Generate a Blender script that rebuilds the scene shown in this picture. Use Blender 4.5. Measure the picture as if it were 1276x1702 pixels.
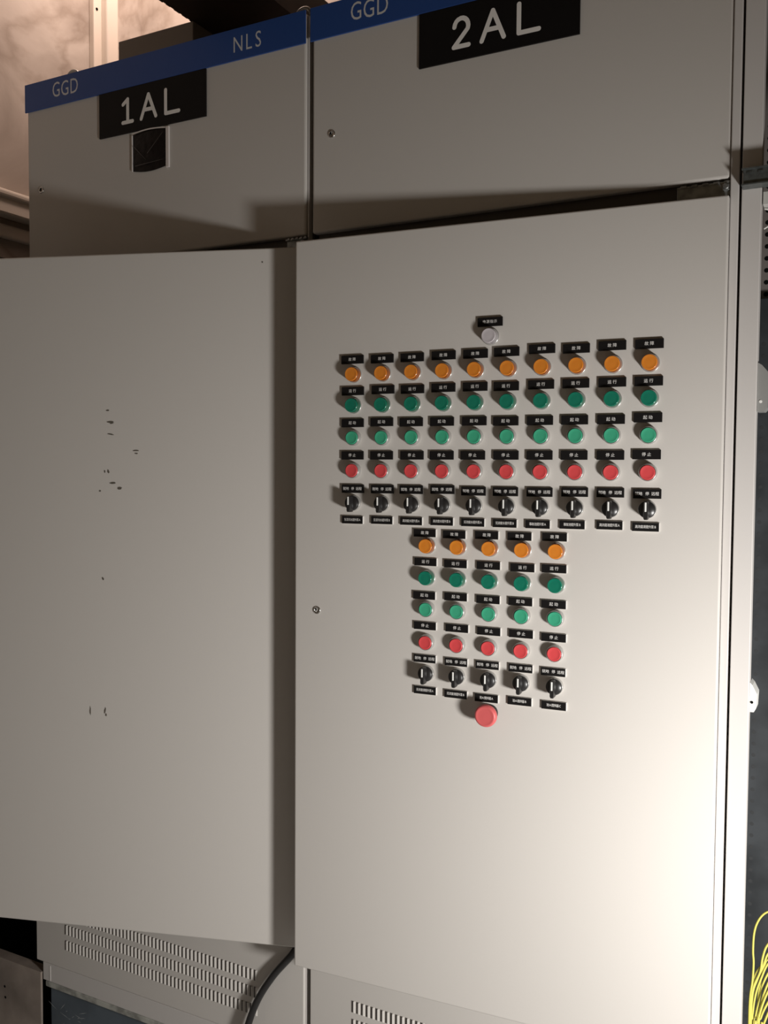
import bpy, bmesh, math, random
from mathutils import Matrix, Vector
random.seed(4)
scene = bpy.context.scene
for o in list(bpy.data.objects):
    bpy.data.objects.remove(o)
PI = math.pi

# ------------------------------------------------------------------ camera
CX, CY, CZ = 1.7929, -1.5677, 1.2896
YAW, PITCH, ROLL, FPX = 0.4826, -0.0454, 0.0066, 1511.85
fw = Vector((-math.sin(YAW)*math.cos(PITCH), math.cos(YAW)*math.cos(PITCH), math.sin(PITCH)))
rt = Vector((math.cos(YAW), math.sin(YAW), 0))
up = rt.cross(fw)
r2 = rt*math.cos(ROLL) + up*math.sin(ROLL)
u2 = up*math.cos(ROLL) - rt*math.sin(ROLL)
cd = bpy.data.cameras.new('camera')
cam = bpy.data.objects.new('camera', cd)
scene.collection.objects.link(cam)
m = Matrix((r2, u2, -fw)).transposed().to_4x4()
m.translation = (CX, CY, CZ)
cam.matrix_world = m
cd.sensor_fit = 'HORIZONTAL'
cd.sensor_width = 36.0
cd.lens = FPX/1276*36
cd.clip_start = 0.02
scene.camera = cam

# ------------------------------------------------------------------ light and exposure
scene.view_settings.view_transform = 'Standard'
scene.view_settings.look = 'None'
scene.view_settings.exposure = 0.0
scene.view_settings.gamma = 1.0
scene.view_settings.use_curve_mapping = False

w = bpy.data.worlds.new('room_air')
scene.world = w
w.use_nodes = True
w.node_tree.nodes['Background'].inputs[0].default_value = (1.0, 0.72, 0.42, 1)
w.node_tree.nodes['Background'].inputs[1].default_value = 0.075


def area_light(name, loc, target, size, watts, col):
    l = bpy.data.lights.new(name, 'AREA')
    l.shape = 'DISK'
    l.size = size
    l.energy = watts
    l.color = col
    o = bpy.data.objects.new(name, l)
    scene.collection.objects.link(o)
    o.location = loc
    o.rotation_euler = (Vector(target) - Vector(loc)).to_track_quat('-Z', 'Y').to_euler()
    return o


def point_light(name, loc, size, watts, col):
    l = bpy.data.lights.new(name, 'POINT')
    l.shadow_soft_size = size
    l.energy = watts
    l.color = col
    o = bpy.data.objects.new(name, l)
    scene.collection.objects.link(o)
    o.location = loc
    return o


key = area_light('work_light', (2.30, -0.74, 0.69), (1.30, -0.10, 0.56), 0.20, 21.4, (1.0, 0.975, 0.94))
key.data.spread = math.radians(165)
point_light('wall_lamp', (0.12, 0.38, 3.05), 0.10, 21.0, (1.0, 0.73, 0.60))

# ------------------------------------------------------------------ materials


def mat(name, col, rough=0.5, metal=0.0, spec=0.5, noise=None, bump=None, trans=0.0, coat=0.0, sss=None):
    mt = bpy.data.materials.new(name)
    mt.use_nodes = True
    nt = mt.node_tree
    b = nt.nodes['Principled BSDF']
    b.inputs['Base Color'].default_value = (*col, 1)
    b.inputs['Roughness'].default_value = rough
    b.inputs['Metallic'].default_value = metal
    b.inputs['Specular IOR Level'].default_value = spec
    b.inputs['Transmission Weight'].default_value = trans
    b.inputs['Coat Weight'].default_value = coat
    if sss:
        b.inputs['Subsurface Weight'].default_value = sss[0]
        b.inputs['Subsurface Radius'].default_value = sss[1]
        b.inputs['Subsurface Scale'].default_value = 0.004
    if noise or bump:
        tc = nt.nodes.new('ShaderNodeTexCoord')
    if noise:                      # (scale, dark factor, detail, low, high)
        n = nt.nodes.new('ShaderNodeTexNoise')
        n.inputs['Scale'].default_value = noise[0]
        n.inputs['Detail'].default_value = noise[2]
        nt.links.new(tc.outputs['Object'], n.inputs['Vector'])
        r = nt.nodes.new('ShaderNodeValToRGB')
        r.color_ramp.elements[0].position = noise[3]
        r.color_ramp.elements[1].position = noise[4]
        f = noise[1]
        r.color_ramp.elements[0].color = (col[0]*f, col[1]*f, col[2]*f, 1)
        r.color_ramp.elements[1].color = (*col, 1)
        nt.links.new(n.outputs['Fac'], r.inputs['Fac'])
        nt.links.new(r.outputs['Color'], b.inputs['Base Color'])
    if bump:                       # (scale, distance)
        n = nt.nodes.new('ShaderNodeTexNoise')
        n.inputs['Scale'].default_value = bump[0]
        n.inputs['Detail'].default_value = 3
        nt.links.new(tc.outputs['Object'], n.inputs['Vector'])
        bp = nt.nodes.new('ShaderNodeBump')
        bp.inputs['Strength'].default_value = 0.5
        bp.inputs['Distance'].default_value = bump[1]
        nt.links.new(n.outputs['Fac'], bp.inputs['Height'])
        nt.links.new(bp.outputs['Normal'], b.inputs['Normal'])
    return mt


GREY = mat('powder_coat_grey', (0.605, 0.575, 0.54), 0.5, bump=(900, 0.00018), spec=0.25)
GREYF = mat('powder_coat_frame', (0.60, 0.572, 0.55), 0.5, spec=0.25)
GAP = mat('inner_steel_and_shade', (0.10, 0.085, 0.075), 0.5)  # dark inner steel, also the painted shadow beside each louvre
BLUE = mat('blue_header_paint', (0.022, 0.072, 0.27), 0.4)
BLACK = mat('black_engraving_face', (0.010, 0.009, 0.009), 0.5, spec=0.15)
WHITE = mat('white_engraving_core', (0.78, 0.76, 0.73), 0.5)
INK = mat('engraved_white', (0.88, 0.86, 0.83), 0.6)
SILK = mat('silkscreen_silver', (0.66, 0.66, 0.66), 0.5)
CHROME = mat('satin_chrome', (0.72, 0.71, 0.69), 0.22, metal=1.0)
SILVER = mat('silver_plastic', (0.52, 0.51, 0.49), 0.28, metal=0.55)
STEEL = mat('galvanised_steel', (0.42, 0.43, 0.42), 0.42, metal=0.8, noise=(60, 0.6, 4, .35, .65))
AMBER = mat('amber_lens', (0.74, 0.25, 0.03), 0.2, coat=0.4, sss=(0.3, (1.0, .35, .05)))
AMBERS = mat('amber_clear_skirt', (0.42, 0.11, 0.01), 0.1, coat=0.6, trans=0.35)
GREENS = mat('green_clear_skirt', (0.01, 0.16, 0.09), 0.1, coat=0.6, trans=0.35)
WHITES = mat('white_clear_skirt', (0.50, 0.47, 0.48), 0.1, coat=0.6, trans=0.35)
GLENS = mat('green_lens', (0.008, 0.19, 0.12), 0.18, coat=0.4, sss=(0.3, (.05, 1.0, .5)))
GCAP = mat('green_button_cap', (0.050, 0.38, 0.22), 0.35)
RCAP = mat('red_button_cap', (0.68, 0.072, 0.078), 0.35)
RMUSH = mat('red_mushroom_plastic', (0.62, 0.115, 0.115), 0.42)
WLENS = mat('white_lens', (0.56, 0.52, 0.54), 0.18, coat=0.3)
KNOB = mat('black_knob_plastic', (0.018, 0.017, 0.017), 0.33)
WMARK = mat('white_pointer', (0.88, 0.88, 0.85), 0.4)
HOLE = mat('deep_black', (0.004, 0.004, 0.004), 0.9, spec=0.1)
SCUFF = mat('scuff_dark', (0.13, 0.115, 0.095), 0.9, spec=0.0)
FILM = mat('dark_plastic_film', (0.012, 0.008, 0.007), 0.3, spec=0.2, bump=(60, 0.003), noise=(45, 0.35, 3, .3, .7))
RUBBER = mat('black_cable_sheath', (0.018, 0.017, 0.017), 0.3)
YEL = mat('yellow_green_wire', (0.60, 0.55, 0.12), 0.4)
PLINTH = mat('blue_grey_paint', (0.10, 0.125, 0.15), 0.5, noise=(9, 0.72, 5, .35, .62))
PLEDGE = mat('worn_plinth_edge', (0.46, 0.46, 0.42), 0.6, noise=(40, 0.5, 4, .35, .6))
BROWN = mat('dusty_brown_sheet', (0.42, 0.35, 0.30), 0.6, noise=(7, 0.5, 6, .35, .65))
TRAYM = mat('dark_brown_tray', (0.035, 0.022, 0.016), 0.6, noise=(12, 0.6, 4, .3, .7))
BOXM = mat('box_grey', (0.15, 0.14, 0.12), 0.5)
TRUNK = mat('white_trunking_pvc', (0.86, 0.80, 0.72), 0.4)
FLOOR = mat('concrete_floor', (0.64, 0.64, 0.635), 0.8, noise=(3, 0.85, 6, .3, .7))
PLATE3 = mat('mounting_plate', (0.045, 0.05, 0.055), 0.35, noise=(14, 0.55, 5, .35, .65))
PERF = mat('perforated_strip_steel', (0.17, 0.15, 0.14), 0.5)


def plaster():
    mt = bpy.data.materials.new('stained_plaster')
    mt.use_nodes = True
    nt = mt.node_tree
    b = nt.nodes['Principled BSDF']
    b.inputs['Roughness'].default_value = 0.75
    tc = nt.nodes.new('ShaderNodeTexCoord')
    n1 = nt.nodes.new('ShaderNodeTexNoise')
    n1.inputs['Scale'].default_value = 2.6
    n1.inputs['Detail'].default_value = 6
    n1.inputs['Distortion'].default_value = 1.2
    r1 = nt.nodes.new('ShaderNodeValToRGB')
    r1.color_ramp.elements[0].position = 0.33
    r1.color_ramp.elements[0].color = (0.46, 0.41, 0.37, 1)
    r1.color_ramp.elements[1].position = 0.60
    r1.color_ramp.elements[1].color = (0.68, 0.63, 0.58, 1)
    n2 = nt.nodes.new('ShaderNodeTexNoise')      # thin smoky veins
    n2.inputs['Scale'].default_value = 1.7
    n2.inputs['Detail'].default_value = 8
    n2.inputs['Distortion'].default_value = 0.6
    r2_ = nt.nodes.new('ShaderNodeValToRGB')
    e = r2_.color_ramp.elements
    e[0].position = 0.475; e[0].color = (1, 1, 1, 1)
    e[1].position = 0.53; e[1].color = (1, 1, 1, 1)
    k = r2_.color_ramp.elements.new(0.50); k.color = (0.74, 0.70, 0.67, 1)
    mx = nt.nodes.new('ShaderNodeMix')
    mx.data_type = 'RGBA'; mx.blend_type = 'MULTIPLY'
    mx.inputs['Factor'].default_value = 0.9
    nt.links.new(tc.outputs['Object'], n1.inputs['Vector'])
    nt.links.new(tc.outputs['Object'], n2.inputs['Vector'])
    nt.links.new(n1.outputs['Fac'], r1.inputs['Fac'])
    nt.links.new(n2.outputs['Fac'], r2_.inputs['Fac'])
    nt.links.new(r1.outputs['Color'], mx.inputs[6])
    nt.links.new(r2_.outputs['Color'], mx.inputs[7])
    nt.links.new(mx.outputs[2], b.inputs['Base Color'])
    bp = nt.nodes.new('ShaderNodeBump')
    bp.inputs['Distance'].default_value = 0.004
    nt.links.new(n1.outputs['Fac'], bp.inputs['Height'])
    nt.links.new(bp.outputs['Normal'], b.inputs['Normal'])
    return mt


PLASTER = plaster()
DARKROOM = mat('unlit_gap_black', (0.008, 0.009, 0.009), 0.9, spec=0.1)  # near-black that paints the shade in the wall opening and floor gap

# ------------------------------------------------------------------ mesh helpers


def box(bm, x0, x1, y0, y1, z0, z1, mi=0, bev=0.0, seg=2):
    vs = [bm.verts.new(p) for p in ((x0, y0, z0), (x1, y0, z0), (x1, y1, z0), (x0, y1, z0),
                                    (x0, y0, z1), (x1, y0, z1), (x1, y1, z1), (x0, y1, z1))]
    fs = [bm.faces.new([vs[i] for i in q]) for q in
          ((3, 2, 1, 0), (4, 5, 6, 7), (0, 1, 5, 4), (1, 2, 6, 5), (2, 3, 7, 6), (3, 0, 4, 7))]
    for f in fs:
        f.material_index = mi
    if bev:
        es = list({e for f in fs for e in f.edges})
        r = bmesh.ops.bevel(bm, geom=es, offset=bev, segments=seg, profile=0.5, affect='EDGES')
        for f in r['faces']:
            f.material_index = mi
    return fs


def lathe(bm, prof, n=40, c=(0, 0, 0), mi=0, cap=True):
    """prof = (radius, height above the panel); the axis is local -Y."""
    rings = []
    for r, h in prof:
        rings.append([bm.verts.new((c[0]+r*math.cos(2*PI*i/n), c[1]-h, c[2]+r*math.sin(2*PI*i/n))) for i in range(n)])
    for k, (a, b) in enumerate(zip(rings, rings[1:])):
        for i in range(n):
            f = bm.faces.new((a[i], a[(i+1) % n], b[(i+1) % n], b[i]))
            f.material_index = mi
            f.smooth = True
    if cap:
        f = bm.faces.new(rings[-1])
        f.material_index = mi
    return rings


def tube(bm, pts, r, n=10, mi=0, sub=6):
    P = [Vector(p) for p in pts]
    Q = []
    for i in range(len(P)-1):
        p0 = P[max(i-1, 0)]; p1 = P[i]; p2 = P[i+1]; p3 = P[min(i+2, len(P)-1)]
        for k in range(sub):
            t = k/sub
            Q.append(0.5*((2*p1)+(p2-p0)*t+(2*p0-5*p1+4*p2-p3)*t*t+(3*p1-p0-3*p2+p3)*t**3))
    Q.append(P[-1])
    rings = []
    ref = Vector((0.13, 0.97, 0.2)).normalized()
    for i, q in enumerate(Q):
        d = (Q[min(i+1, len(Q)-1)] - Q[max(i-1, 0)]).normalized()
        a = d.cross(ref).normalized()
        b = d.cross(a)
        rings.append([bm.verts.new(q + r*(a*math.cos(2*PI*j/n)+b*math.sin(2*PI*j/n))) for j in range(n)])
    for a, b in zip(rings, rings[1:]):
        for j in range(n):
            f = bm.faces.new((a[j], a[(j+1) % n], b[(j+1) % n], b[j]))
            f.smooth = True
            f.material_index = mi
    for rg in (rings[0], rings[-1]):
        bm.faces.new(rg).material_index = mi


def mesh(name, bm, mats):
    bmesh.ops.recalc_face_normals(bm, faces=bm.faces)
    me = bpy.data.meshes.new(name)
    bm.to_mesh(me)
    bm.free()
    for mt in (mats if isinstance(mats, (list, tuple)) else [mats]):
        me.materials.append(mt)
    return me


def put(name, me, parent=None, loc=(0, 0, 0), rz=0.0, label=None):
    """Link one object; loc is in world metres whatever the parent."""
    o = bpy.data.objects.new(name, me)
    scene.collection.objects.link(o)
    if parent is not None:
        o.parent = parent
        pw = parent.matrix_basis if parent.parent is None else parent.parent.matrix_basis @ parent.matrix_basis
        o.matrix_basis = pw.inverted() @ Matrix.Translation(loc) @ Matrix.Rotation(rz, 4, 'Z')
    else:
        o.location = loc
        o.rotation_euler = (0, 0, rz)
    if label:
        o['label'] = label
    return o


def local(name, me, parent, loc=(0, 0, 0), label=None):
    o = bpy.data.objects.new(name, me)
    scene.collection.objects.link(o)
    o.parent = parent
    o.location = loc
    if label:
        o['label'] = label
    return o


def thing(name, loc, label, cat, group=None, rz=0.0):
    o = bpy.data.objects.new(name, None)
    scene.collection.objects.link(o)
    o.empty_display_size = 0.05
    o.location = loc
    o.rotation_euler = (0, 0, rz)
    o['label'] = label
    o['category'] = cat
    if group:
        o['group'] = group
    return o


def tag(o, label, cat, group=None):
    o['label'] = label
    o['category'] = cat
    if group:
        o['group'] = group
    return o


def structure(name, bm, mt):
    o = put(name, mesh(name, bm, mt))
    o['kind'] = 'structure'
    return o


_txt = {}


def glyphs(chars, h, mt, sx=1.0, thin=0.0, depth=0.0001):
    """chars = [(text, x, z)] centred at x, z in metres on the plane y=0 facing -Y; one mesh."""
    key = (tuple(chars), h, sx, thin, mt.name)
    if key in _txt:
        return _txt[key]
    bm = bmesh.new()
    for s, x, z in chars:
        cu = bpy.data.curves.new('t', 'FONT')
        cu.body = s
        cu.size = h
        cu.align_x = 'CENTER'
        cu.resolution_u = 3
        cu.offset = thin
        to = bpy.data.objects.new('t', cu)
        scene.collection.objects.link(to)
        bpy.context.view_layer.update()
        me = bpy.data.meshes.new_from_object(to.evaluated_get(bpy.context.evaluated_depsgraph_get()))
        if len(me.vertices):
            ys = [v.co.y for v in me.vertices]
            cy = (min(ys)+max(ys))/2 if ord(s[0]) < 256 else h*0.36
            for v in me.vertices:
                v.co = Vector((v.co.x*sx + x, 0.0, v.co.y - cy + z))
            bm.from_mesh(me)
        bpy.data.objects.remove(to)
        bpy.data.curves.remove(cu)
        bpy.data.meshes.remove(me)
    me = bpy.data.meshes.new('lettering')
    bm.to_mesh(me)
    bm.free()
    me.materials.append(mt)
    _txt[key] = me
    return me


def stroke_letter(bm, polys, x0, z0, wd, ht, r, y=0.0):
    """round-ended engraved strokes, polys in a 0..1 box."""
    n = 8
    for pl in polys:
        P = [Vector((x0+a*wd, y, z0+b*ht)) for a, b in pl]
        for i, (p, q) in enumerate(zip(P, P[1:])):
            d = (q-p).normalized()
            nn = Vector((-d.z, 0, d.x))
            ang = math.atan2(d.z, d.x)
            ring = []
            for k in range(n+1):
                t = ang - PI/2 + PI*k/n
                ring.append(q + Vector((math.cos(t)*r, 0, math.sin(t)*r)))
            for k in range(n+1):
                t = ang + PI/2 + PI*k/n
                ring.append(p + Vector((math.cos(t)*r, 0, math.sin(t)*r)))
            stroke_letter.n += 1
            yy = -0.00003*(stroke_letter.n % 12)
            bm.faces.new([bm.verts.new(v + Vector((0, yy, 0))) for v in ring])


stroke_letter.n = 0
L_1 = [[(0.05, .80), (.52, 1), (.52, 0)], [(0.02, 0), (1.0, 0)]]
L_A = [[(0, 0), (.5, 1), (1, 0)], [(.19, .36), (.81, .36)]]
L_L = [[(0.05, 1), (0.05, 0), (1, 0)]]
arc = [(.5+.47*math.cos(t), .70+.30*math.sin(t)) for t in [PI*(1-.02) - k*PI*1.10/10 for k in range(11)]]
L_2 = [arc + [(0.0, 0.0), (1.0, 0)]]

# ------------------------------------------------------------------ room shell
FZ = -0.20
bm = bmesh.new(); box(bm, -2.2, 5.0, -4.5, 0.9, FZ-0.1, FZ)
structure('floor', bm, FLOOR)
bm = bmesh.new()                    # left wall with a dark opening beside the cabinets
box(bm, -0.50, -0.30, -4.5, 0.72, 1.865, 3.6)
box(bm, -0.50, -0.30, -4.5, -0.75, FZ, 1.865)
structure('wall_left', bm, PLASTER)
bm = bmesh.new(); box(bm, -2.2, 5.0, 0.72, 0.9, FZ, 3.6)
structure('wall_back', bm, PLASTER)
bm = bmesh.new(); box(bm, -2.2, 5.0, -4.5, 0.9, 3.6, 3.7)
structure('ceiling', bm, mat('ceiling_dark', (0.16, 0.14, 0.12), 0.9))
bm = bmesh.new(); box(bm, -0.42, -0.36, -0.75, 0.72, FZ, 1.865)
structure('opening_shade_panel', bm, DARKROOM)  # added black panel, its colour stands in for the unlit space beyond
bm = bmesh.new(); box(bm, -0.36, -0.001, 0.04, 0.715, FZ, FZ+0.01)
structure('floor_shade_strip', bm, DARKROOM)  # black strip added over the floor to paint shade beside the cabinets

# trunking on the left wall
t = thing('cable_trunking', (-0.30, 0.2, 1.97), 'white horizontal cable trunking running along the stained wall, left of the first cabinet', 'trunking', 'trunking on the plaster wall')
bm = bmesh.new()
box(bm, -0.045, 0.0, -1.6, 0.50, 0.0, 0.05, bev=0.006)
for v in bm.verts:
    v.co.x = -v.co.x
local('trunking_body', mesh('trunking_body', bm, TRUNK), t)
bm = bmesh.new()
box(bm, 0.0, 0.053, -1.6, 0.50, 0.042, 0.066, bev=0.009, seg=3)
local('trunking_lid', mesh('trunking_lid', bm, TRUNK), t)
bm = bmesh.new(); box(bm, 0.0, 0.018, -1.6, 0.50, -0.055, -0.018, bev=0.006)
local('lower_rail', mesh('lower_rail', bm, TRUNK), t)
t = thing('cable_trunking', (-0.30, 0.545, 2.05), 'white vertical cable trunking running up the stained wall above the cabinets', 'trunking', 'trunking on the plaster wall')
bm = bmesh.new(); box(bm, 0.0, 0.02, -0.05, 0.045, 0, 1.50, bev=0.003)
local('trunking_body', mesh('trunking_body', bm, TRUNK), t)
bm = bmesh.new(); box(bm, 0.0, 0.045, -0.02, 0.028, 0, 1.50, bev=0.006, seg=3)
local('trunking_lid', mesh('trunking_lid', bm, TRUNK), t)
sc_bm = bmesh.new()
lathe(sc_bm, [(0.004, 0), (0.004, 0.002), (0.0015, 0.003)], 12)
for v in sc_bm.verts:
    v.co = Vector((-v.co.y, v.co.x, v.co.z))
scr = mesh('screw', sc_bm, HOLE)
for yy, zz in ((-0.038, 0.62), (-0.038, 0.66), (0.036, 0.60)):
    local('screw', scr, t, (0.020, yy, zz))

# ------------------------------------------------------------------ cabinets
W = 0.79
ZTOP, ZBAND, ZUP, ZD1, ZD0, ZL1, ZL0, ZB = 2.20, 2.139, 1.763, 1.732, 0.2995, 0.288, 0.064, 0.016


def cabinet_body(xr, right_strip):
    """hollow steel carcass, local x 0..xr, z from 0 (cabinet base)."""
    bm = bmesh.new()
    zb = 0.0; zt = ZTOP-0.004-ZB
    box(bm, 0.002, 0.004, 0.024, 0.60, zb, zt)                     # sides
    box(bm, xr-0.004, xr-0.002, 0.024, 0.60, zb, zt)
    box(bm, 0.004, xr-0.004, 0.598, 0.60, zb, zt)                  # back
    box(bm, 0.004, xr-0.004, 0.024, 0.598, zt-0.003, zt)           # top
    box(bm, 0.004, xr-0.004, 0.024, 0.598, zb+0.044, zb+0.047)     # bottom
    return bm


def cabinet_frame(xr, strip0):
    bm = bmesh.new()
    zt = ZTOP-0.02-ZB
    box(bm, 0.004, 0.030, 0.020, 0.05, 0.046, zt)
    box(bm, xr-0.030, xr-0.0045, 0.020, 0.05, 0.046, zt)
    box(bm, 0.030, xr-0.030, 0.021, 0.05, ZD1-ZB-0.02, ZUP-ZB+0.02)
    box(bm, 0.030, xr-0.030, 0.021, 0.05, ZL1-ZB-0.01, ZD0-ZB+0.03)
    return bm


def louvre_panel(w, x0, x1, zs, hh, pitch):
    """steel sheet with rows of pressed louvres facing -Y"""
    bm = bmesh.new()
    box(bm, 0, w, 0, 0.016, 0, ZL1-ZL0, bev=0.002)
    n = int(round((x1-x0)/pitch))
    for zc in zs:
        for i in range(n+1):
            x = x0 + i*pitch
            a, b, c = -0.0002, 0.0032, 0.0053
            z0, z1 = zc-hh/2, zc+hh/2
            y1 = -0.0026
            # dark mouth and painted lip shadow on the left, raised lip, slope that falls to the right
            q = [bm.verts.new(p) for p in ((x+.0008, 0.001, z0), (x+.0008, y1, z0+.002), (x+.0008, y1, z1-.002), (x+.0008, 0.001, z1),
                                           (x+b, y1*.72, z0+.0015), (x+b, y1*.72, z1-.0015), (x+c, 0.001, z0), (x+c, 0.001, z1))]
            f = bm.faces.new((q[0], q[3], q[2], q[1])); f.material_index = 1
            bm.faces.new((q[1], q[2], q[5], q[4]))
            bm.faces.new((q[4], q[5], q[7], q[6]))
            bm.faces.new((q[0], q[1], q[4], q[6]))
            bm.faces.new((q[3], q[7], q[5], q[2]))
            s = [bm.verts.new(p) for p in ((x-.0045, -0.0004, z0+.001), (x+.0008, -0.0004, z0+.001), (x+.0008, -0.0004, z1-.001), (x-.0045, -0.0004, z1-.001))]
            f = bm.faces.new(s); f.material_index = 1  # flat strip: open slot and lip shadow in one dark colour
    me = bpy.data.meshes.new('lower_panel')
    bm.to_mesh(me); bm.free()
    for mt in (GREY, GAP):
        me.materials.append(mt)
    return me


def door_mesh(w, z0, z1, th=0.018):
    """folded sheet door, local x -w..0, front at y=0; rounded vertical folds"""
    bm = bmesh.new()
    box(bm, -w, 0, 0, th, z0, z1, bev=0.0032, seg=3)
    return bm


def panel_mesh(w, z0, z1, th=0.018):
    bm = bmesh.new()
    box(bm, 0, w, 0, th, z0, z1, bev=0.0042, seg=3)
    return bm


def lock_mesh():
    bm = bmesh.new()
    lathe(bm, [(0.0078, 0), (0.0078, 0.0012), (0.0068, 0.0022), (0.0050, 0.0022), (0.0047, -0.0012)], 28, cap=False)
    lathe(bm, [(0.0047, -0.0008), (0.003, -0.0008)], 20, mi=1)
    box(bm, -0.0032, -0.0012, -0.0020, 0, -0.001, 0.0035, mi=1)
    return mesh('lock', bm, [CHROME, HOLE])


LOCK = lock_mesh()
# lifting eye (ring standing on the cabinet top)
bm = bmesh.new()
ringp = [(0.018*math.cos(2*PI*k/24), 0.004*math.sin(2*PI*k/24*0), 0.018*math.sin(2*PI*k/24)+0.022) for k in range(25)]
tube(bm, ringp, 0.0045, 8, sub=1)
box(bm, -0.010, 0.010, -0.008, 0.008, -0.004, 0.006, bev=0.001)
EYE = mesh('lifting_eye', bm, STEEL)

LOUV = louvre_panel(W, 0.104, 0.667, [0.2023-ZL0, 0.1645-ZL0, 0.1257-ZL0], 0.026, 0.01104)


def hinge_mesh(w=0.09, proud=0.02):
    bm = bmesh.new()
    box(bm, 0, w, 0.004, 0.020, -0.001, 0.022, bev=0.001)
    box(bm, 0.0, w, -proud+0.002, 0.006, 0.018, 0.021)
    for k in range(5):
        box(bm, 0.006+k*w/5, 0.006+k*w/5+w/9, -proud, -proud+0.006, 0.0185, 0.0225, bev=0.0008)
    box(bm, w-0.014, w-0.002, 0.0005, 0.006, 0.006, 0.018, bev=0.002)
    lathe(bm, [(0.005, 0.0), (0.005, 0.003), (0.003, 0.004)], 14, c=(w-0.008, 0, 0.012))
    return bm


def build_cabinet(x0, label, name_glyph, header_texts):
    root = thing('electrical_cabinet', (x0, 0, ZB), label, 'cabinet')
    return root


# ---- first cabinet
cab1 = thing('electrical_cabinet', (0, 0, ZB), 'grey steel electrical cabinet marked 1AL with its plain main door swung open', 'cabinet')
put('cabinet_body', mesh('cabinet_body', cabinet_body(0.797, 0), [GAP]), cab1, (0, 0, ZB))
put('door_frame', mesh('door_frame', cabinet_frame(0.797, 0), GAP), cab1, (0, 0, ZB))
bm = panel_mesh(W-0.001, 0, ZTOP-ZUP)
put('upper_door', mesh('upper_door', bm, GREY), cab1, (0.0, 0, ZUP))
up1 = cab1.children[-1]
put('lower_panel', LOUV, cab1, (0.0, 0, ZL0))
bm = bmesh.new(); box(bm, 0.0, 0.775, 0, 0.02, 0, ZL0-ZB-0.003, bev=0.001)
box(bm, 0.0235, 0.0265, -0.0008, 0.0, 0.002, ZL0-ZB-0.008, mi=1)
put('base_rail', mesh('base_rail', bm, [GREYF, WHITE]), cab1, (0.018, 0.004, ZB))
bm = bmesh.new(); box(bm, 0, 0.003, 0.006, 0.02, 0, ZTOP-ZB-0.01)
put('frame_strip', mesh('frame_strip', bm, GREYF), cab1, (0.7905, 0, ZB+0.005))

TH1, TH2 = 0.305, 0.0706
door1 = put('main_door', mesh('main_door', door_mesh(0.783, 0, ZD1+0.003-ZD0-0.003), GREY), cab1, (0.79, -0.02, ZD0+0.003), TH1)

# scuffs on the open door (s from hinge, z)
for s, z, a, b, rot in ((.415, 1.412, .004, .0016, 0), (.409, 1.388, .0075, .0022, 0), (.406, 1.385, .005, .0012, .2), (.409, 1.362, .0075, .0012, -.15),
                     (.353, 1.328, .007, .0016, 0), (.352, 1.322, .004, .0014, 0), (.423, 1.284, .0016, .003, 0), (.415, 1.285, .0022, .004, .3),
                     (.404, 1.26, .0075, .0020, 0), (.390, 1.249, .006, .0030, .35), (.434, 1.243, .003, .0018, .3),
                     (.460, .775, .0016, .0085, 0), (.426, .777, .0018, .0080, -.15), (.424, .768, .002, .003, 0), (.429, 1.058, .002, .003, .4), (.079, 1.707, .0015, .0015, 0)):
    bm = bmesh.new()
    n = 10
    ring = []
    for k in range(n):
        t_ = 2*PI*k/n
        jit = 1 + random.uniform(-.28, .28)
        px, pz = a*math.cos(t_)*jit, b*math.sin(t_)*jit
        ring.append(bm.verts.new((-s + px*math.cos(rot)-pz*math.sin(rot), -0.0005, z + px*math.sin(rot)+pz*math.cos(rot))))
    bm.faces.new(ring)
    put('scuff_mark', mesh('scuff_mark', bm, SCUFF), cab1, (0.79, -0.02, 0), TH1, 'dark scuff mark on the open door')

hb = hinge_mesh(0.05, 0.004)
put('hinge', mesh('hinge', hb, STEEL), cab1, (0.742, 0.0, 1.737))
put('lock', LOCK, cab1, (0.0451, 0, 1.952))
for xe in (0.100, 0.752):
    put('lifting_eye', EYE, cab1, (xe, 0.05, ZTOP-0.002))

# header strip
hdr_bm = bmesh.new(); box(hdr_bm, -0.004, W, -0.0035, 0.0, ZBAND, ZTOP+0.004, bev=0.0008)
HDR = mesh('header_strip', hdr_bm, BLUE)
h1 = put('header_strip', HDR, cab1, (0, -0.0004, 0), 0, 'blue header strip')
GG = glyphs([('G', 0.1010, 2.1760), ('G', 0.1290, 2.1745), ('D', 0.1580, 2.1745)], 0.049, SILK, 0.76, -0.0001)
put('lettering', GG, h1, (0, -0.0041, -0.0005), 0)
NN = glyphs([('N', 0.625, 2.171), ('L', 0.652, 2.171), ('S', 0.676, 2.171)], 0.046, SILK, 0.78, -0.0001)
put('lettering', NN, h1, (0, -0.0041, 0), 0)


def name_plate(root, x0, first, wd1, lab):
    bm = bmesh.new()
    box(bm, 0.2357, 0.5402, -0.0035, 0.0, 2.0396, 2.1385)
    pl = put('name_plate', mesh('name_plate', bm, BLACK), root, (x0, -0.0002, 0), 0, lab)
    bm = bmesh.new()
    stroke_letter(bm, first, 0.3065, 2.0635, wd1, 0.050, 0.0042)
    stroke_letter(bm, L_A, 0.3610, 2.0635, 0.042, 0.050, 0.0042)
    stroke_letter(bm, L_L, 0.4290, 2.0635, 0.0385, 0.050, 0.0042)
    me = bpy.data.meshes.new('lettering'); bm.to_mesh(me); bm.free(); me.materials.append(INK)
    put('lettering', me, pl, (x0, -0.0040, 0))
    return pl


name_plate(cab1, 0.0, L_1, 0.029, 'black name plate reading 1AL')

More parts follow.
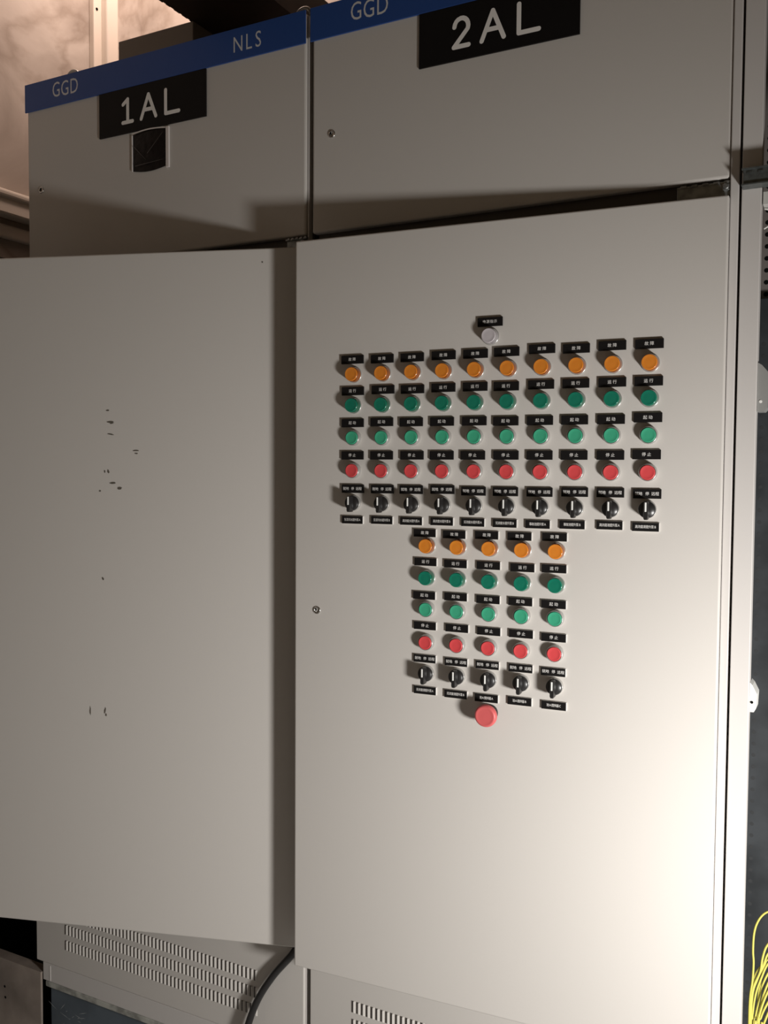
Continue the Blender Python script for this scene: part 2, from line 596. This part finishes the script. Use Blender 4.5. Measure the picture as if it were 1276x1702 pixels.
# taped-over meter cut-out below the 1AL plate
bm = bmesh.new()
cols = 8
rows = []
for j in range(6):
    z = 1.953 + 0.084*j/5
    row = []
    for i in range(cols+1):
        x = 0.334 + 0.096*i/cols
        bul = 0.004*math.sin(PI*i/cols)
        zz = z
        if j == 0:
            zz = z - 0.006*math.sin(PI*i/cols)
        if j == 5:
            zz = z + 0.004*math.sin(PI*i/cols) - 0.004
        row.append(bm.verts.new((x, -0.001-bul*math.sin(PI*(j+.5)/6), zz)))
    rows.append(row)
for a, b in zip(rows, rows[1:]):
    for i in range(cols):
        bm.faces.new((a[i], a[i+1], b[i+1], b[i])).smooth = True
win = put('covered_opening', mesh('covered_opening', bm, FILM), cab1, (0, -0.0002, 0), 0, 'square opening covered with dark plastic film')
bm = bmesh.new()
box(bm, 0.4305, 0.4395, -0.0045, 0.0, 1.948, 2.036, bev=0.001)
for i in range(cols):
    x = 0.334 + 0.096*i/cols
    z = 2.0355 + 0.004*math.sin(PI*i/cols) - 0.003
    z2 = 2.0355 + 0.004*math.sin(PI*(i+1)/cols) - 0.003
    q = [bm.verts.new(p) for p in ((x, -0.0045, z), (x+.0121, -0.0045, z2), (x+.0121, -0.0045, z2+.0028), (x, -0.0045, z+.0028))]
    bm.faces.new(q)
box(bm, 0.332, 0.3338, -0.0035, 0, 1.953, 2.032)
put('tape_edge', mesh('tape_edge', bm, mat('pale_tape', (0.75, 0.70, 0.67), 0.4)), win, (0, -0.0002, 0), 0)
bm = bmesh.new()
for (xa, za, xb, zb_) in ((0.340, 2.006, 0.376, 1.972), (0.380, 1.985, 0.425, 2.025), (0.345, 1.962, 0.425, 1.966)):
    d = Vector((xb-xa, 0, zb_-za)); nn = Vector((-d.z, 0, d.x)).normalized()*0.0009
    q = [Vector((xa, 0, za))-nn, Vector((xb, 0, zb_))-nn*.3, Vector((xb, 0, zb_))+nn*.3, Vector((xa, 0, za))+nn]
    bm.faces.new([bm.verts.new(v) for v in q])
put('crease', mesh('crease', bm, mat('film_crease', (0.07, 0.06, 0.055), 0.3)), win, (0, -0.0068, 0), 0)

# ---- second cabinet
P2 = 0.805
cab2 = thing('electrical_cabinet', (P2, 0, ZB), 'grey steel electrical cabinet marked 2AL, its door covered with amber, green and red pushbuttons', 'cabinet')
put('cabinet_body', mesh('cabinet_body', cabinet_body(0.804, 0), GREYF), cab2, (P2, 0, ZB))
put('door_frame', mesh('door_frame', cabinet_frame(0.790, 0), GAP), cab2, (P2, 0, ZB))
bm = panel_mesh(W-0.001, 0, ZTOP-ZUP)
put('upper_door', mesh('upper_door', bm, GREY), cab2, (P2, 0, ZUP))
put('lower_panel', LOUV, cab2, (P2, 0, ZL0))
bm = bmesh.new(); box(bm, 0.0, 0.775, 0, 0.02, 0, ZL0-ZB-0.003, bev=0.001)
put('base_rail', mesh('base_rail', bm, GREYF), cab2, (P2+0.018, 0.004, ZB))
bm = bmesh.new(); box(bm, 0, 0.0135, 0.0, 0.03, 0, ZTOP-ZB-0.01, bev=0.0015)
put('frame_strip', mesh('frame_strip', bm, GREYF), cab2, (1.5946, -0.0024, ZB+0.005))
h2 = put('header_strip', HDR, cab2, (P2, -0.0004, 0), 0, 'blue header strip')
put('lettering', GG, h2, (P2, -0.0041, -0.0005), 0)
put('lettering', NN, h2, (P2, -0.0041, 0), 0)
name_plate(cab2, P2, L_2, 0.029, 'black name plate reading 2AL')
put('lock', LOCK, cab2, (P2+0.0451, 0, 1.952), 0, 'lock of the upper door')
for xe in (0.100, 0.752):
    put('lifting_eye', EYE, cab2, (P2+xe, 0.05, ZTOP-0.002))
put('hinge', mesh('hinge', hinge_mesh(0.085, -0.001), STEEL), cab2, (1.511, 0.0, 1.737))

HX, HY = 1.6009, -0.02
DN = Vector((math.sin(TH2), -math.cos(TH2), 0))
door2 = put('main_door', mesh('main_door', door_mesh(0.783, 0, ZD1-0.0015-ZD0), GREY), cab2, (1.5958, HY-0.0004, ZD0), TH2)


def on_door2(s, z, off=0.0):
    return Vector((HX - s*math.cos(TH2), HY - s*math.sin(TH2), z)) + DN*off


def put2(name, me, s, z, off=0.0, label=None):
    return put(name, me, cab2, on_door2(s, z, off), TH2, label)


put2('lock', LOCK, 0.7385, 1.0183, 0, 'lock of the main door')

# --- one mesh of each control element
bm = bmesh.new(); lathe(bm, [(0.0154, -0.0005), (0.0154, 0.0022), (0.0150, 0.0034), (0.0140, 0.0036)], 40, cap=True)
BEZ_THIN = mesh('bezel', bm, SILVER)
bm = bmesh.new(); lathe(bm, [(0.0150, -0.0005), (0.0150, 0.0050), (0.0143, 0.0115), (0.0136, 0.0124), (0.0130, 0.0122), (0.0128, 0.0100)], 40, cap=True)
BEZ_TALL = mesh('bezel', bm, SILVER)


bm = bmesh.new(); lathe(bm, [(0.0150, -0.0005), (0.0150, 0.0050), (0.0147, 0.0078), (0.0142, 0.0084), (0.0136, 0.0070)], 40, cap=True)
BEZ_SEL = mesh('bezel', bm, SILVER)


def lens_mesh(mt, sk):
    bm = bmesh.new()
    lathe(bm, [(0.0145, 0.003), (0.0144, 0.0060), (0.0138, 0.0090), (0.0134, 0.0145), (0.0129, 0.0160)], 44, mi=1, cap=False)
    lathe(bm, [(0.0129, 0.0160), (0.0124, 0.0168), (0.0117, 0.0171), (0.0112, 0.0169), (0.006, 0.01705), (0.001, 0.0171)], 44)
    return mesh('lens', bm, [mt, sk])


LENS = {'amber': lens_mesh(AMBER, AMBERS), 'green': lens_mesh(GLENS, GREENS), 'white': lens_mesh(WLENS, WHITES)}


def cap_mesh(mt):
    bm = bmesh.new()
    lathe(bm, [(0.0123, 0.008), (0.0123, 0.0128), (0.0119, 0.0137), (0.0112, 0.0140), (0.0105, 0.0137), (0.005, 0.0136), (0.001, 0.0136)], 44)
    return mesh('button_cap', bm, mt)


CAP = {'green': cap_mesh(GCAP), 'red': cap_mesh(RCAP)}
# selector knob: disc with a raised handle that runs past the disc at the bottom
bm = bmesh.new()
lathe(bm, [(0.0138, 0.004), (0.0138, 0.0115), (0.0130, 0.0130), (0.002, 0.0132)], 40)
secs = [(0.0120, 0.0046), (0.0180, 0.0043), (0.0250, 0.0036), (0.0262, 0.0030)]
prev = None
for k, (h, hw) in enumerate(secs):
    top = 0.0136 if k < 3 else 0.0130
    bot = -0.0165 if k < 3 else -0.0157
    ring = [bm.verts.new(p) for p in ((-hw, -h, top-.002), (-hw*.5, -h, top), (hw*.5, -h, top), (hw, -h, top-.002),
                                      (hw, -h, bot+.003), (hw*.6, -h, bot), (-hw*.6, -h, bot), (-hw, -h, bot+.003))]
    if prev:
        for i in range(8):
            bm.faces.new((prev[i], prev[(i+1) % 8], ring[(i+1) % 8], ring[i]))
    else:
        bm.faces.new(ring)
    prev = ring
bm.faces.new(prev)
KN = mesh('knob', bm, KNOB)
bm = bmesh.new(); box(bm, -0.0014, 0.0014, -0.0268, -0.0256, -0.0030, 0.0122, bev=0.0004)
PTR = mesh('pointer_line', bm, WMARK)

bm = bmesh.new()                       # two-ply engraved legend plate: black skin on white core
box(bm, -0.0226, 0.0226, -0.0013, 0.0, -0.0078, 0.0078, mi=1)
box(bm, -0.0226, 0.0219, -0.0016, -0.0013, -0.0078, 0.0078, mi=0)
LEG = mesh('legend_plate', bm, [BLACK, WHITE])
bm = bmesh.new()
box(bm, -0.0220, 0.0220, -0.0030, 0.0, -0.0072, 0.0072, mi=1)
box(bm, -0.0220, 0.0211, -0.0034, -0.0030, -0.0072, 0.0072, mi=0)
LEGN = mesh('legend_plate', bm, [BLACK, WHITE])
bm = bmesh.new()                       # plate with a dark edge (upper rows)
box(bm, -0.0227, 0.0227, -0.0040, 0.0, -0.0078, 0.0078, bev=0.0003)
LEGD = mesh('legend_plate', bm, [BLACK])

ORD = ['first', 'second', 'third', 'fourth', 'fifth', 'sixth', 'seventh', 'eighth', 'ninth', 'tenth']
TXT = [('故', '障'), ('运', '行'), ('起', '动'), ('停', '止')]
UP_NAMES = ['生活污水提升泵A', '生活污水提升泵B', '高浓度水提升泵A', '高浓度水提升泵B', '无浓度水提升泵A', '无浓度水提升泵B',
            '事故池提升泵A', '事故池提升泵B', '高浓度液提升泵A', '高浓度液提升泵B']
LO_NAMES = ['无浓度液提升泵A', '无浓度液提升泵B', '池A搅拌器A', '池A搅拌器B', '池A搅拌器C']


def two_chars(a, b):
    return glyphs([(a, -0.0043, 0.0), (b, 0.0043, 0.0)], 0.0068, INK)


def mode_chars():
    return glyphs([('就', -0.0166, 0), ('地', -0.0105, 0), ('停', 0.0004, 0), ('远', 0.0100, 0), ('程', 0.0163, 0)], 0.0064, INK)


def name_chars(s):
    n = len(s)
    adv = 0.0043
    out = []
    x = -adv*(n-1)/2
    for ch in s:
        out.append((ch, round(x, 5), 0.0))
        x += adv
    return glyphs(out, 0.0058, INK, 0.80)


def legend(s, z, gl, me, face, label):
    o = put2('legend_plate', me, s, z, 0, label)
    local('lettering', gl, o, (0, -face-0.00012, 0.0004))
    return o


def indicator(s, z, colour, label, name='indicator_light'):
    o = put2(name, BEZ_THIN, s, z, 0, label)
    local('lens', LENS[colour], o)


def button(s, z, colour, label):
    o = put2('pushbutton', BEZ_TALL, s, z, 0, label)
    local('button_cap', CAP[colour], o)


def selector(s, z, label):
    o = put2('selector_switch', BEZ_SEL, s, z, 0, label)
    k = local('knob', KN, o)
    local('pointer_line', PTR, o)


# measured legend positions in millimetres: (distance from the hinge edge, height)
LEG1 = [
 [(664, 1498), (603, 1497), (543, 1497), (482, 1498), (422, 1498), (365, 1499), (302, 1501), (243, 1499), (183, 1501), (123, 1501)],
 [(663, 1439), (601, 1440), (542, 1439), (482, 1440), (422, 1440), (365, 1439), (303, 1440), (243, 1440), (182, 1440), (123, 1440)],
 [(663, 1379), (603, 1380), (544, 1379), (484, 1379), (423, 1379), (365, 1378), (304, 1378), (244, 1378), (183, 1378), (123, 1380)],
 [(663, 1318), (603, 1318), (542, 1318), (484, 1318), (425, 1318), (364, 1318), (304, 1318), (244, 1318), (183, 1318), (124, 1319)],
 [(662, 1255), (601, 1255), (543, 1255), (482, 1256), (423, 1254), (364, 1254), (303, 1254), (242, 1255), (182, 1255), (122, 1254)],
 [(662, 1196), (601, 1197), (542, 1197), (482, 1198), (423, 1198), (364, 1198), (305, 1198), (245, 1199), (182, 1200), (123, 1199)]]
LEG2 = [
 [(515, 1176), (458, 1175), (397, 1176), (337, 1176), (275, 1177)],
 [(513, 1123), (455, 1122), (393, 1122), (331, 1121), (275, 1122)],
 [(515, 1061), (454, 1062), (393, 1061), (334, 1061), (275, 1060)],
 [(513, 1005), (451, 1005), (391, 1004), (332, 1004), (274, 1002)],
 [(513, 944), (452, 943), (393, 943), (332, 943), (274, 942)],
 [(512, 885), (452, 884), (394, 883), (333, 884), (272, 883)]]
ROWZ1 = [1.4697, 1.4118, 1.3511, 1.2895, 1.2283]
ROWZ2 = [1.1529, 1.0943, 1.0365, 0.9752, 0.9172]
ABOVE = ['above the amber light', 'above the dark green light', 'above the green start button', 'above the red stop button', 'above the selector switch', 'with the pump name below the selector switch']
KINDS = ['amber indicator light', 'dark green indicator light', 'green start pushbutton', 'red stop pushbutton', 'black selector switch with white pointer']
for blk, (LG, RZ, n, names, where) in enumerate(((LEG1, ROWZ1, 10, UP_NAMES, 'upper block'), (LEG2, ROWZ2, 5, LO_NAMES, 'lower block'))):
    for j in range(5):
        for i in range(n):
            if blk == 0:
                s = 0.6605 - 0.05995*i
            else:
                s = 0.5095 - 0.05960*i
            z = RZ[j]
            lab = '%s, %s column of the %s' % (KINDS[j], ORD[i], where)
            if j == 0:
                indicator(s, z, 'amber', lab)
            elif j == 1:
                indicator(s, z, 'green', lab)
            elif j == 2:
                button(s, z, 'green', lab)
            elif j == 3:
                button(s, z, 'red', lab)
            else:
                selector(s, z, lab)
    for j in range(6):
        for i in range(n):
            s, z = LG[j][i]
            s, z = s/1000.0, z/1000.0
            gl = two_chars(*TXT[j]) if j < 4 else (mode_chars() if j == 4 else name_chars(names[i]))
            if blk == 0 and j < 5:
                me, face = LEGD, 0.0040
            else:
                me, face = LEGN, 0.0034
            legend(s, z, gl, me, face, 'black legend plate %s, %s column of the %s' % (ABOVE[j], ORD[i], where))

# power lamp at the top and the mushroom button at the bottom
indicator(0.3945, 1.5272, 'white', 'white indicator light at the top of the button field')
legend(0.3957, 1.5528, glyphs([('电', -0.0102, 0), ('源', -0.0034, 0), ('指', 0.0034, 0), ('示', 0.0102, 0)], 0.0062, INK), LEGD, 0.0040, 'black legend plate above the white indicator light')
bm = bmesh.new(); lathe(bm, [(0.0150, -0.0005), (0.0150, 0.006), (0.012, 0.008), (0.0115, 0.022)], 40, cap=True)
es = put2('emergency_stop_button', mesh('emergency_stop_button', bm, KNOB), 0.3882, 0.8575, 0, 'red mushroom emergency stop button')
bm = bmesh.new()
lathe(bm, [(0.0115, 0.018), (0.0185, 0.0185), (0.0200, 0.0215), (0.0202, 0.0265), (0.0190, 0.0300), (0.0165, 0.0318), (0.0150, 0.0314), (0.0110, 0.0312), (0.004, 0.0313), (0.001, 0.0313)], 52)
local('mushroom_head', mesh('mushroom_head', bm, RMUSH), es)

# ------------------------------------------------------------------ third cabinet, open frame at the right edge
X3 = 1.612
cab3 = thing('electrical_cabinet', (X3, 0, ZB), 'open grey cabinet frame without doors at the right edge of the picture', 'cabinet')
bm = bmesh.new()
box(bm, 0.0, 0.0295, -0.004, 0.002, 0, ZTOP-ZB, bev=0.0012)
box(bm, 0.0, 0.002, 0.002, 0.045, 0, ZTOP-ZB)
box(bm, 0.0275, 0.0295, 0.002, 0.020, 0, ZTOP-ZB)
me = mesh('front_post', bm, GREYF)
put('front_post', me, cab3, (X3, 0, ZB))
put('front_post', me, cab3, (X3+0.765, 0, ZB))
bm = bmesh.new()
box(bm, 0.0, 0.002, 0.046, 0.60, 0, 2.18)
box(bm, 0.793, 0.795, 0.046, 0.60, 0, 2.18)
box(bm, 0.002, 0.793, 0.598, 0.60, 0, 2.18)
box(bm, 0.0, 0.795, 0.046, 0.60, 2.177, 2.18)
put('cabinet_body', mesh('cabinet_body', bm, GAP), cab3, (X3, 0, ZB))
bm = bmesh.new(); box(bm, 0.031, 0.765, 0.004, 0.03, 0, 0.021, bev=0.001)
put('cross_rail', mesh('cross_rail', bm, mat('pale_rail', (0.55, 0.54, 0.51), 0.45)), cab3, (X3, 0, 1.714))
bm = bmesh.new()
box(bm, 0.004, 0.090, -0.026, 0.006, 0.0, 0.0235, bev=0.0015)
box(bm, 0.002, 0.090, -0.030, -0.004, 0.0225, 0.0245)
box(bm, 0.002, 0.090, -0.030, -0.004, -0.002, 0.0)
for k in range(3):
    box(bm, 0.010+k*0.016, 0.018+k*0.016, -0.0275, -0.0258, 0.016, 0.019)
put('hinge', mesh('hinge', bm, mat('dark_zinc', (0.20, 0.22, 0.22), 0.4, metal=0.7, noise=(80, .5, 4, .3, .7))), cab3, (X3, 0.0, 1.741))
bm = bmesh.new()                            # mounting plate deep inside
box(bm, 0.006, 0.770, 0, 0.003, 0.05, 1.585)
for k in range(66):
    lathe(bm, [(0.0036, 0.0003), (0.001, 0.0003)], 10, c=(0.020, 0, 0.12+k*0.0213), mi=1)
mp = put('mounting_plate', mesh('mounting_plate', bm, [PLATE3, mat('plate_hole', (0.02, 0.022, 0.024), 0.7)]), cab3, (X3, 0.20, ZB), 0, 'dark blue-grey mounting plate')
bm = bmesh.new()
box(bm, 0.0, 0.040, 0, 0.002, 0, 2.05)
for k in range(95):
    lathe(bm, [(0.0042, 0.0003), (0.001, 0.0003)], 12, c=(0.0165, 0, 0.02+k*0.0213), mi=1)
put('perforated_strip', mesh('perforated_strip', bm, [PERF, HOLE]), cab3, (X3+0.003, 0.22, 0.08))
bm = bmesh.new()
tube(bm, [(0, 0, 0.0), (0.012, 0, -0.006), (0.014, 0, -0.022), (0.0, 0, -0.032)], 0.0012, 6)
put('wire_loop', mesh('wire_loop', bm, WHITE), cab3, (1.644, 0.02, 1.712))


def latch(z0, z1, wd, mt, nm, lab):
    bm = bmesh.new()
    pr = [(0, z1), (wd*0.35, z1-0.004), (wd, z1-0.018), (wd*0.9, z0+0.006), (wd*0.6, z0), (0, z0)]
    a = [bm.verts.new((x, 0.0, z)) for x, z in pr]
    b = [bm.verts.new((x, 0.035, z)) for x, z in pr]
    bm.faces.new(a); bm.faces.new(b[::-1])
    for i in range(len(pr)):
        bm.faces.new((a[i], b[i], b[(i+1) % len(pr)], a[(i+1) % len(pr)]))
    lathe(bm, [(0.0025, 0), (0.0022, 0.001)], 10, c=(wd*.3, 0, z0+0.016), mi=1)
    put(nm, mesh(nm, bm, mt), cab3, (1.6418, 0.004, 0), 0, lab)


latch(1.388, 1.466, 0.0175, [mat('cast_grey', (0.34, 0.34, 0.33), 0.45, metal=.3), WHITE], 'latch_case', 'grey cast latch case on the post')
latch(0.902, 0.950, 0.011, [mat('white_clip', (0.75, 0.75, 0.72), 0.4), HOLE], 'cable_clip', 'white cable clip on the post')

# yellow-green earth wires
Y0 = 0.05
wires = [[(1.687, 0.05, 0.5641), (1.6706, 0.05, 0.5551), (1.6597, 0.05, 0.5392), (1.6537, 0.05, 0.517), (1.6525, 0.05, 0.4856), (1.6539, 0.05, 0.4652), (1.6528, 0.05, 0.4337), (1.6497, 0.05, 0.4016), (1.6493, 0.05, 0.3387), (1.6513, 0.05, 0.085)],
 [(1.6881, 0.05, 0.5204), (1.6738, 0.05, 0.4993), (1.6677, 0.05, 0.4771), (1.6646, 0.05, 0.4525), (1.6549, 0.05, 0.4239), (1.6509, 0.05, 0.3915), (1.6502, 0.05, 0.339), (1.6522, 0.05, 0.085)],
 [(1.6882, 0.056, 0.4971), (1.6755, 0.056, 0.4835), (1.6685, 0.056, 0.4609), (1.6597, 0.056, 0.4347), (1.6528, 0.056, 0.4046), (1.6516, 0.056, 0.336), (1.6536, 0.056, 0.085)],
 [(1.6882, 0.062, 0.4787), (1.6746, 0.062, 0.4617), (1.6657, 0.062, 0.4364), (1.6579, 0.062, 0.4081), (1.6539, 0.062, 0.3755), (1.653, 0.062, 0.3331), (1.655, 0.062, 0.085)],
 [(1.688, 0.068, 0.4654), (1.6754, 0.068, 0.4433), (1.6666, 0.068, 0.4179), (1.6615, 0.068, 0.3902), (1.6574, 0.068, 0.3627), (1.6553, 0.068, 0.3304), (1.6573, 0.068, 0.085)],
 [(1.688, 0.074, 0.4468), (1.6772, 0.074, 0.4282), (1.6684, 0.074, 0.3995), (1.6633, 0.074, 0.3717), (1.6596, 0.074, 0.3283), (1.6616, 0.074, 0.085)],
 [(1.6896, 0.055, 0.4433), (1.6771, 0.055, 0.4191), (1.6684, 0.055, 0.3917), (1.6616, 0.055, 0.3605), (1.6583, 0.055, 0.3386), (1.6603, 0.055, 0.085)],
 [(1.6896, 0.061, 0.4226), (1.6762, 0.061, 0.395), (1.6665, 0.061, 0.3671), (1.6634, 0.061, 0.3368), (1.6654, 0.061, 0.085)],
 [(1.6913, 0.067, 0.4096), (1.6789, 0.067, 0.38), (1.6701, 0.067, 0.3512), (1.6677, 0.067, 0.3347), (1.6697, 0.067, 0.085)],
 [(1.6827, 0.073, 0.4772), (1.669, 0.073, 0.458), (1.6562, 0.073, 0.4357), (1.6502, 0.073, 0.4055), (1.6482, 0.073, 0.3679), (1.6472, 0.073, 0.3252), (1.6492, 0.073, 0.085)],
 [(1.6885, 0.079, 0.4915), (1.6793, 0.079, 0.4787), (1.6686, 0.079, 0.4507), (1.6619, 0.079, 0.411), (1.6591, 0.079, 0.3679), (1.6534, 0.079, 0.3237), (1.6554, 0.079, 0.085)]]
for k, p in enumerate(wires):
    bm = bmesh.new()
    tube(bm, p, 0.0018, 8)
    o = put('earth_wire', mesh('earth_wire', bm, YEL))
    tag(o, 'yellow-green earth wire arching highest, alone above the bundle at bottom right' if k == 0
        else 'yellow-green earth wire in the hanging bundle at the bottom right corner',
        'wire', 'earth wires in the bundle' if k else None)

# ------------------------------------------------------------------ around the cabinets
root = thing('cabinet_plinth', (0.0, 0.02, -0.10), 'low blue-grey steel plinth with worn pale edge under the cabinets', 'plinth')
bm = bmesh.new(); box(bm, 0.028, 2.42, 0.0, 0.58, -0.10, 0.100)
for k in range(26):
    x = 0.03 + abs(random.gauss(0, 0.10)); z = 0.02 + random.uniform(-0.09, 0.035)
    a = random.uniform(-0.5, 0.9); l = random.uniform(0.004, 0.02)
    d = Vector((math.cos(a), 0, math.sin(a)))*l; nn = Vector((-math.sin(a), 0, math.cos(a)))*0.0007
    c = Vector((x, -0.0004, z))
    bm.faces.new([bm.verts.new(v) for v in (c-d, c+nn, c+d, c-nn)]).material_index = 1
local('plinth_face', mesh('plinth_face', bm, [PLINTH, mat('plinth_scratch', (0.40, 0.42, 0.43), 0.6)]), root)
bm = bmesh.new(); box(bm, 0.026, 2.42, -0.017, 0.58, 0.1005, 0.1155, bev=0.003)
local('top_flange', mesh('top_flange', bm, PLEDGE), root, label='worn pale flange')

bm = bmesh.new()
box(bm, -0.28, 0.014, 0.0, 0.006, -0.10, 0.134, bev=0.001)
box(bm, -0.28, 0.014, 0.006, 0.03, 0.128, 0.134)
for x, z in ((-0.117, 0.062), (-0.115, 0.034), (-0.24, 0.06)):
    lathe(bm, [(0.0035, 0.0002), (0.001, 0.0002)], 12, c=(x, 0, z), mi=1)
o = put('cover_sheet', mesh('cover_sheet', bm, [BROWN, HOLE]), None, (0, 0.0, -0.10))
tag(o, 'dusty brown metal cover sheet with small holes standing beside the plinth', 'metal sheet')

bm = bmesh.new()
tube(bm, [(0.80, 0.035, 0.40), (0.797, 0.0, 0.335), (0.772, -0.012, 0.285), (0.724, -0.016, 0.225), (0.684, -0.018, 0.160), (0.658, -0.02, 0.09), (0.645, -0.025, 0.02), (0.64, -0.05, -0.10), (0.68, -0.2, -0.19), (0.9, -0.5, -0.192)], 0.0076, 14, sub=8)
o = put('power_cable', mesh('power_cable', bm, RUBBER))
tag(o, 'black rubber cable hanging out between the two cabinet doors', 'cable')

bm = bmesh.new()
box(bm, 0, 0.24, 0, 0.30, 0, 0.172, bev=0.002)
o = put('metal_box', mesh('metal_box', bm, BOXM), None, (0.10, 0.20, ZTOP-0.0035))
tag(o, 'plain grey metal box standing on top of the 1AL cabinet', 'box')

bm = bmesh.new()
box(bm, 0, 0.235, -1.2, 0.50, 0, 0.006)
box(bm, 0, 0.006, -1.2, 0.50, 0.006, 0.10)
box(bm, 0.229, 0.235, -1.2, 0.50, 0.006, 0.10)
for k in range(60):
    yy = -1.2 + k*0.0285
    box(bm, -0.0015 - 0.0015*random.random(), 0.0, yy, yy+0.012+0.008*random.random(), 0, 0.012)
o = put('cable_tray', mesh('cable_tray', bm, TRAYM), None, (0.333, 0.2, ZTOP-0.004+0.173))
tag(o, 'dark brown cable tray passing overhead above the 1AL cabinet', 'cable tray')
